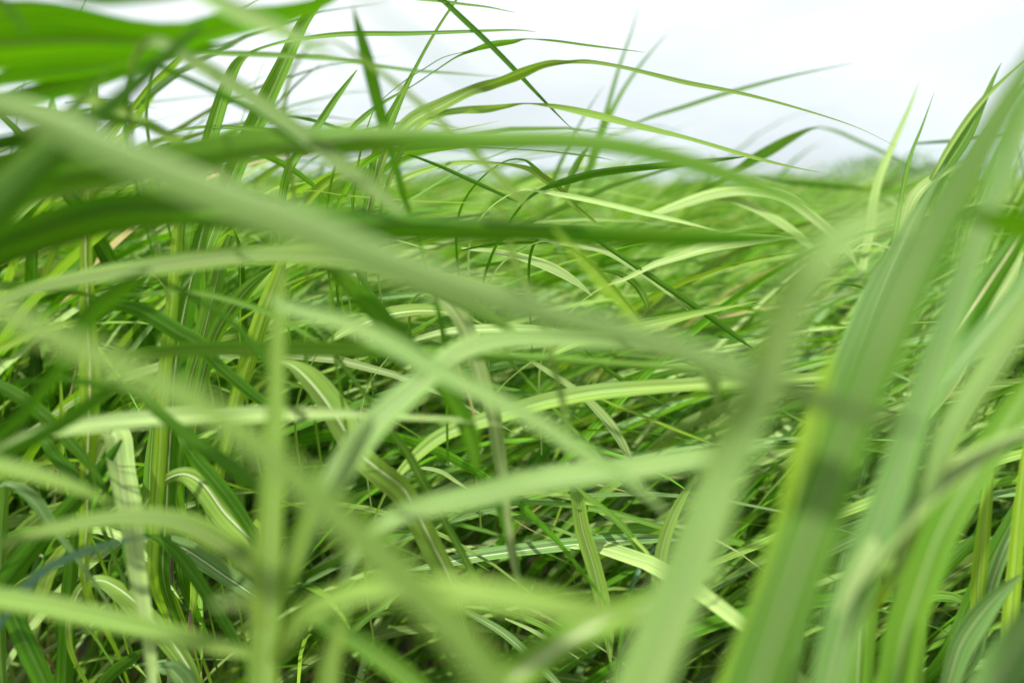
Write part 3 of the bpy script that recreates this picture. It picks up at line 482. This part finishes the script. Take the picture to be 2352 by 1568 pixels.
# ---- C: lower middle
leaf('long out of focus pale leaf running from left edge to the bottom middle', 'C', [.28,.27,.28], [25,30], 'l', [(-70,670,44),(0,712,52),(133,780,58),(300,858,60),(450,930,60),(567,1010,62),(680,1108,68),(800,1218,74),(900,1310,80),(1010,1420,84),(1120,1560,86),(1200,1680,80)])
leaf('soft pale leaf slanting down right across the longest leaf of the stalk', 'C', .43, [30,35], 'f', [(610,680,6),(660,708,26),(784,742,36),(884,785,42),(984,842,44),(1067,885,42),(1150,925,40),(1250,982,38),(1340,1042,34),(1450,1110,24),(1540,1185,5)], root=False)
leaf('pale blurred arching leaf right of the stalk, above the whitest midrib leaf', 'C', [.46,.52,.52], [35,40,42], 'f', [(790,1330,10),(834,1245,26),(917,1190,46),(984,1168,54),(1117,1138,58),(1217,1112,60),(1350,1095,58),(1450,1085,56),(1568,1066,50),(1680,1045,34),(1780,1020,8)], root=False)
leaf('bold blade with a broad white midrib rising right from bottom middle', 'C', [.42,.42], [20,25], 'm', [(1060,1680,80),(1150,1585,82),(1250,1508,78),(1350,1446,74),(1434,1408,66),(1527,1370,54),(1600,1338,36),(1670,1300,6)], rib='w')
leaf('crisp upright leaf with a dark crease in the lower middle', 'C', .9, 5, 'l', [(1300,1060,8),(1312,1100,20),(1324,1135,29),(1337,1212,35),(1362,1295,37),(1382,1378,35),(1395,1450,26),(1402,1520,5)], fold=.3, root=False)
leaf('level leaf with the whitest midrib in the lower middle', 'C', .96, [30,30], 'b', [(930,1310,3),(975,1303,12),(1050,1286,27),(1184,1266,29),(1317,1250,29),(1450,1240,26),(1517,1238,16),(1560,1240,2)], rib='w', root=False)
leaf('thin low arch above the whitest midrib leaf', 'C', .9, 25, 'g', [(985,1225,2),(1020,1200,6),(1084,1172,9),(1184,1156,11),(1284,1158,12),(1417,1180,14),(1500,1205,12),(1567,1228,7),(1620,1255,1)], root=False)
leaf('blade pale then dark falling right across the crisp upright leaf', 'C', .88, [35,25,-15,-15], 'g', [(1315,1110,3),(1335,1128,8),(1400,1180,14),(1440,1220,16),(1467,1258,17),(1495,1300,14),(1520,1340,6)], root=False)
leaf('striped leaf leaning right against the thick pale bending blade', 'C', .88, 0, 'l', [(1500,1480,22),(1505,1400,28),(1510,1330,30),(1525,1245,29),(1555,1165,22),(1600,1090,5)])
leaf('thin teal leaf hooked down in the lower middle', 'C', .92, 10, 't', [(1520,1240,3),(1500,1262,8),(1467,1312,12),(1450,1355,11),(1435,1420,9),(1425,1500,9),(1417,1600,8)], root=False)
leaf('teal leaf with white midrib falling right at bottom middle', 'C', .92, 25, 'b', [(1020,1385,4),(1070,1405,12),(1150,1450,19),(1217,1508,20),(1270,1560,16),(1320,1610,8)], rib='w', root=False)
leaf('dull green leaf above the teal white ribbed leaf', 'C', .95, 20, 'g', [(1060,1392,3),(1110,1396,8),(1217,1424,13),(1294,1464,11),(1350,1500,2)], root=False)
leaf('small pale bent blade above the pale blurred arching leaf', 'C', .95, 40, 'p', [(945,1085,1.5),(965,1076,6),(1010,1083,9),(1050,1108,7),(1082,1127,.8)], root=False)
leaf('hair thin straw blade curving right at lower middle', 'C', .9, 0, 's', [(1140,1155,1.2),(1154,1172,1.6),(1200,1205,1.8),(1240,1226,1.5),(1272,1238,.8)], root=False)
leaf('hair thin straw blade below the other straw one', 'C', .9, 0, 's', [(1005,1245,1.2),(1040,1265,1.6),(1080,1284,1.6),(1124,1310,.8)], root=False)
leaf('slim ribbed blade pointing up right left of bottom middle', 'C', .85, 10, 'g', [(790,1475,10),(804,1455,15),(840,1420,18),(877,1395,15),(920,1360,2)], root=False)
leaf('blurred green blade falling right at the bottom left of middle', 'C', .45, 10, 'g', [(710,1415,20),(784,1452,40),(867,1505,44),(950,1570,46),(1010,1640,40)], root=False)
leaf('blurred lime blade standing at the bottom right of the stalk', 'C', .42, 5, 'l', [(745,1680,52),(752,1580,50),(762,1510,42),(780,1440,26),(800,1390,6)])
leaf('dark thin stalk like blade at bottom right of middle', 'C', .9, -10, 'd', [(1412,1640,12),(1417,1560,12),(1430,1445,10),(1445,1370,6),(1455,1320,1.5)])
leaf('pair mate pale blade falling right near the bottom middle', 'C', .9, 25, 'p', [(1160,1420,3),(1217,1445,8),(1270,1475,9),(1330,1512,2)], root=False)
leaf('narrow dark blade standing in the lower middle', 'C', .72, -20, 'd', [(1128,1090,3),(1142,1150,15),(1160,1210,19),(1180,1280,18),(1195,1350,12),(1200,1420,3)], root=False)

# ---- the blurred plant left of the middle: a stalk carrying its own leaves
pl = bpy.data.objects.new('grass_plant', None); COL.objects.link(pl)
base = at(600, 1740, .45); base[2] = 0; pl.location = base
put(pl, 'blurred upright grass plant with thick stalk and leaves fanning right', 'grass plant')
def part_leaf(name, depth, tilt, mat, pts, fold=.16, label=None, rib=None):
    ctrl = np.array(to_ctrl(depth, tilt, pts, False)); v, f, uv = leaf_arrays(ctrl, fold)
    o = link_mesh(name, v-base, f, uv, .36+.28*random.random(), MAT[mat], pl)
    if label: o['label'] = label
    return o
sp = [(598,1700,40),(606,1568,44),(614,1440,44),(622,1350,42),(630,1230,38)]
rows = [[base[0], base[1], -0.01, 0.006]] + [[*at(x, y, .46), wd*K*.46/2] for x, y, wd in sp] + [[*at(640, 1000, .47), 0.0016]]
v, f, uv = tube_arrays(rows); o = link_mesh('stem', v-base, f, uv, 0.6, MAT['l'], pl)
part_leaf('leaf_sheath', .455, [35,35], 'l', [(604,1700,66),(612,1560,66),(618,1430,64),(622,1300,62),(628,1180,58),(634,1060,52),(638,960,46),(640,860,40),(641,780,36),(644,700,30),(650,635,16),(655,600,2)], .2, 'tall straight blurred blade wrapping the stalk')
part_leaf('leaf', [.46,.5,.52,.55], [5,20,35,45,45,30,-30,-45], 'f', [(628,1400,26),(655,1335,44),(700,1240,56),(755,1140,62),(800,1060,62),(867,973,62),(950,900,60),(1017,842,54),(1067,808,48),(1150,786,40),(1250,782,34),(1384,788,28),(1500,802,22),(1568,816,26),(1612,834,34),(1640,878,30),(1648,930,10),(1646,950,2)], .14, 'longest leaf, pale, arching up right and hooking down at its end')
part_leaf('leaf', [.44,.34,.33,.36], [10,42,45,40], 'l', [(625,1520,22),(650,1480,38),(700,1420,50),(770,1385,52),(860,1362,56),(1000,1362,60),(1150,1378,62),(1300,1402,54),(1400,1412,46),(1500,1408,26),(1580,1395,5)], .2, 'low leaf spreading level to the right')
part_leaf('leaf', [.44,.36,.34], [10,40], 'p', [(615,1440,16),(590,1405,30),(560,1385,34),(520,1384,26),(480,1395,5)], .2)
part_leaf('leaf', [.46,.44], [5,5], 'l', [(628,1430,20),(650,1360,34),(672,1290,36),(700,1200,34),(720,1120,26),(740,1050,5)])

# ---- two stems at the lower left
st_ = at(391, 1500, .93); st_[2] = 0
rows = [[st_[0], st_[1], -0.01, .0036]] + [[*at(x, y, .93), .0034] for x, y in ((392,1560),(391,1440),(390,1340),(391,1260),(393,1180))]
v, f, uv = tube_arrays(rows); o = link_mesh('bare_stalk', v-st_, f, uv, .5, M_STEMD); o.location = st_
put(o, 'dark round bare stem standing between the ribbed arching leaves', 'stalk')
st_ = at(437, 1500, .95); st_[2] = 0
rows = [[st_[0], st_[1], -0.01, .0042]] + [[*at(x, y, .95), r] for x, y, r in ((438,1560,.0036),(437,1470,.0036),(437,1410,.0034),(437,1402,.0036),(437,1400,.0008))]
v, f, uv = tube_arrays(rows); o = link_mesh('grass_stub', v-st_, f, uv, .5, M_STEMR); o.location = st_
put(o, 'short brown cut stub with frayed top under a yellow leaf', 'grass stub')
# ================================================================ the field: grass nobody could count
def grass_mass(name, label, n, xy, h0, L, W, mats, th0=(5, 30), th1=(70, 130), wind=0.0, wsig=0.6, K_=9, roll=35, kind='stuff', cat='grass', zmax=None):
    """n leaves; each starts at height h0, rises and bends over with the wind (towards +x)"""
    P0 = xy(n); h = h0(P0)
    az = wind + rng.normal(0, wsig, n); a0 = np.radians(rng.uniform(*th0, n)); a1 = np.radians(rng.uniform(*th1, n))
    Ls = L(P0)*rng.uniform(0.7, 1.25, n); Ws = W*rng.uniform(0.55, 1.35, n)
    s = np.linspace(0, 1, K_); pw = rng.uniform(0.9, 2.0, n)
    th = a0[:, None] + (a1-a0)[:, None]*s[None]**pw[:, None]
    azs = az[:, None] + rng.normal(0, .35, n)[:, None]*s[None]
    T = np.stack([np.sin(th)*np.cos(azs), np.sin(th)*np.sin(azs), np.cos(th)], -1)
    st = (Ls/(K_-1))[:, None, None]
    P = np.concatenate([np.zeros((n, 1, 3)), np.cumsum((T[:, 1:]+T[:, :-1])/2*st, 1)], 1)
    P += np.stack([P0[:, 0], P0[:, 1], h], -1)[:, None]
    if zmax is not None:                                            # keep the canopy's height
        over = P[:, :, 2].max(1) - zmax; P[:, :, 2] -= np.clip(over, 0, None)[:, None]
    S = unit(np.cross(T, np.array((0, 0, 1.)))); 
    S = np.where(np.abs(T[..., 2:3]) > .995, np.stack([-np.sin(azs), np.cos(azs), 0*azs], -1), S)
    Nn = np.cross(S, T)
    rl = np.radians(rng.normal(0, roll, n))[:, None] + np.radians(rng.normal(0, 50, n))[:, None]*s[None]
    c, sn = np.cos(rl)[..., None], np.sin(rl)[..., None]
    S2 = S*c + Nn*sn; N2 = Nn*c - S*sn
    prof = np.interp(s, [0, .12, .35, .7, 1], [.55, .85, 1, .62, .02])
    wd = Ws[:, None]*prof[None]
    V = np.stack([P - S2*wd[..., None]*.5 + N2*wd[..., None]*.14, P, P + S2*wd[..., None]*.5 + N2*wd[..., None]*.14], 2)   # n K 3 3
    verts = V.reshape(-1, 3)
    uv = np.empty((n, K_, 3, 2)); uv[..., 0] = np.array([0, .5, 1])[None, None]; uv[..., 1] = (s[None]*Ls[:, None]*4)[..., None]
    base = (np.arange(n)*K_*3)[:, None, None]; i = (np.arange(K_-1)*3)[None, :, None]; j = np.arange(2)[None, None]
    a = base+i+j; F = np.stack([a, a+1, a+4, a+3], -1).reshape(-1, 4)
    r = np.repeat(rng.random(n), K_*3)
    o = link_mesh(name, verts, F, uv.reshape(-1, 2), r, [MAT[m] for m, _ in mats])
    pr = np.array([p for _, p in mats]); mi = rng.choice(len(mats), n, p=pr/pr.sum())
    o.data.polygons.foreach_set('material_index', np.repeat(mi, (K_-1)*2).astype(np.int32))
    o['label'] = label; o['category'] = cat; o['kind'] = kind
    return o

def wedge(y0, y1, margin=0.6, power=1.0, xr=None):
    def f(n):
        u = rng.random(n)**power; y = y0+(y1-y0)*u; hw = y*0.53+margin
        x = rng.uniform(-1, 1, n)*hw
        if xr is not None: x = rng.uniform(xr[0], xr[1], n)*hw
        return np.stack([x, y], 1)
    return f
def bump(P, sc, seed):
    x, y = P[:, 0]*sc+seed, P[:, 1]*sc-seed
    return np.sin(x*1.7+np.sin(y*1.1))*.5+np.sin(y*2.3+x*.7+seed)*.5
GM = [('g', 5), ('v', 2.5), ('l', 3.5), ('d', 1.6), ('b', 1.2), ('y', 1.6), ('p', 2), ('s', .3)]

# soil to the horizon
v = []; n_ = 60
gx = np.sign(np.linspace(-1, 1, n_))*np.abs(np.linspace(-1, 1, n_))**3*900; gy = np.sign(np.linspace(-.25, 1, n_))*np.abs(np.linspace(-.25, 1, n_))**3*1200
X, Y = np.meshgrid(gx, gy); Z = 0.02*np.sin(X*3.1)*np.cos(Y*2.7)
verts = np.stack([X, Y, Z], -1).reshape(-1, 3); i = np.arange(n_-1)[:, None]*n_; j = np.arange(n_-1)[None]; a = i+j
g = link_mesh('ground', verts, np.stack([a, a+1, a+1+n_, a+n_], -1).reshape(-1, 4), None, None, M_SOIL)
g['kind'] = 'structure'; g['label'] = 'bare brown soil showing between the grass stems'; g['category'] = 'ground'

# lower leaves and stalks seen down between the near leaves
grass_mass('undergrowth', 'dim lower leaves and stalks down between the near grass', 2100, wedge(1.2, 3.2, .5), lambda P: rng.uniform(0.0, .45, len(P)),
  lambda P: rng.uniform(.28, .6, len(P)), .011, [('g', 5), ('d', 2.5), ('l', 3), ('y', 1.5), ('s', 1.3)], (0, 35), (50, 120), 0, 1.6)
grass_mass('thin_stalks', 'thin upright yellow green stalks rising between the bent leaves', 480, wedge(1.2, 2.8, .3, 1, (-1.1, .8)), lambda P: rng.uniform(0, .2, len(P)),
  lambda P: rng.uniform(.55, .95, len(P)), .009, [('g', 4), ('y', 2), ('l', 2), ('s', .8), ('d', 1)], (0, 14), (8, 50), 0, 1.2, zmax=1.02)
grass_mass('lower_canopy', 'green leaves lying over to the right below the near leaves', 520, wedge(1.1, 2.0, .4), lambda P: rng.uniform(.30, .62, len(P)),
  lambda P: rng.uniform(.32, .6, len(P)), .013, GM, (15, 60), (80, 125), .0, .7)
# field canopy near
grass_mass('near_canopy', 'dense leaves all bent right by the wind in the middle field', 4200, wedge(1.5, 4.5, .7), lambda P: rng.uniform(.50, .82, len(P)) - .0*P[:, 0],
  lambda P: rng.uniform(.4, .72, len(P)), .015, GM, (20, 55), (80, 120), .05, .5, zmax=1.12)
grass_mass('arching_leaves', 'long pale leaves arching over in the wind, sharp middle field', 1250, wedge(1.08, 2.6, .35), lambda P: rng.uniform(.46, .74, len(P)),
  lambda P: rng.uniform(.5, .9, len(P)), .016, [('g', 4), ('v', 2), ('l', 4), ('p', 2.6), ('d', 1.5), ('b', 1)], (26, 62), (80, 118), 0, .48, 14, 32, zmax=1.10)
grass_mass('mid_canopy', 'windblown grass canopy stretching away behind', 10000, wedge(4.0, 16, 1.5, 1.0), lambda P: rng.uniform(.60, .90, len(P)) + .06*bump(P, .6, 2),
  lambda P: rng.uniform(.35, .7, len(P)), .021, GM, (10, 50), (75, 120), .05, .5, 7)
grass_mass('far_canopy', 'blurred grass tops far off below the horizon', 14000, wedge(15, 90, 3, .9), lambda P: rng.uniform(.4, .84, len(P)) + .24*bump(P, .15, 5),
  lambda P: rng.uniform(.5, 1.0, len(P)), .06, GM, (5, 45), (80, 135), .1, .8, 5)
# taller growth left and right
grass_mass('tall_growth_right', 'dense fine upright growth rising behind the near right blades', 1500, wedge(1.3, 4.2, .15, 1, (.55, 1.15)), lambda P: np.clip(.42 + 1.15*(P[:, 0]/(P[:, 1]*.53+.15)-.5), .2, 1.12)*rng.uniform(.75, 1.08, len(P)),
  lambda P: rng.uniform(.4, .62, len(P)), .011, [('g', 4), ('l', 4), ('p', 2), ('y', 1.5), ('d', 2)], (5, 25), (20, 75), 0, .5)
grass_mass('crest_leaves', 'leaf tips lifted above the canopy and breaking the horizon', 1100, wedge(2.4, 16, .8, 1.2), lambda P: rng.uniform(.62, 1.0, len(P)),
  lambda P: rng.uniform(.45, .8, len(P)), .015, GM, (15, 60), (75, 125), 0, .6, zmax=1.36)
grass_mass('tall_growth_left', 'upright growth behind the left leaves', 420, wedge(1.25, 3.0, .1, 1, (-1.1, -.35)), lambda P: rng.uniform(.35, .75, len(P)),
  lambda P: rng.uniform(.35, .6, len(P)), .021, [('g', 4), ('y', .8), ('d', 6), ('l', 1.5), ('b', 1.2)], (0, 22), (15, 95), 0, .9)

# far treeline: a wood that reads as one mass, ragged, beyond the field
n = 16000
xs = rng.uniform(-150, 150, n); ys = rng.uniform(150, 175, n)
top = 2.3 + 1.5*np.sin(xs*.11+1.0)*np.sin(xs*.031) + 1.0*np.sin(xs*.47) + 1.1*np.exp(-((xs-62)/7.0)**2)*2
zs = rng.random(n)**.6*np.maximum(top, .6)
c = np.stack([xs, ys, zs], -1); a_ = unit(rng.normal(size=(n, 3)))*rng.uniform(.25, .7, (n, 1)); b_ = unit(np.cross(a_, rng.normal(size=(n, 3))))*rng.uniform(.15, .4, (n, 1))
V = np.stack([c-a_, c+b_, c+a_, c-b_], 1).reshape(-1, 3)
uv = np.tile(np.array([[0, 0], [1, 0], [1, 1], [0, 1]]), (n, 1))
o = link_mesh('distant_trees', V, np.arange(4*n).reshape(-1, 4), uv, np.repeat(rng.random(n), 4), MAT['b'])  # bluish leaf colour stands in for distance haze; no haze is modelled
o['kind'] = 'stuff'; o['label'] = 'hazy line of low trees on the horizon'; o['category'] = 'treeline'

grass_mass('upper_left_growth', 'level leaves crossing behind the upper left foreground', 260, wedge(1.2, 2.4, .1, 1, (-1.1, -.45)), lambda P: rng.uniform(.75, 1.02, len(P)),
  lambda P: rng.uniform(.4, .7, len(P)), .013, GM, (25, 60), (80, 110), 0, .5)

grass_mass('feathery_tips', 'narrow upright tips rising toward the right edge against the sky', 330, wedge(1.25, 2.6, .1, 1, (.72, 1.25)), lambda P: .55 + .75*(P[:, 0]/(P[:, 1]*.53+.1)-.6)*rng.uniform(.8, 1.2, len(P)),
  lambda P: rng.uniform(.45, .7, len(P)), .009, [('g', 4), ('l', 3), ('p', 2), ('v', 2)], (8, 28), (15, 55), 0, .4)
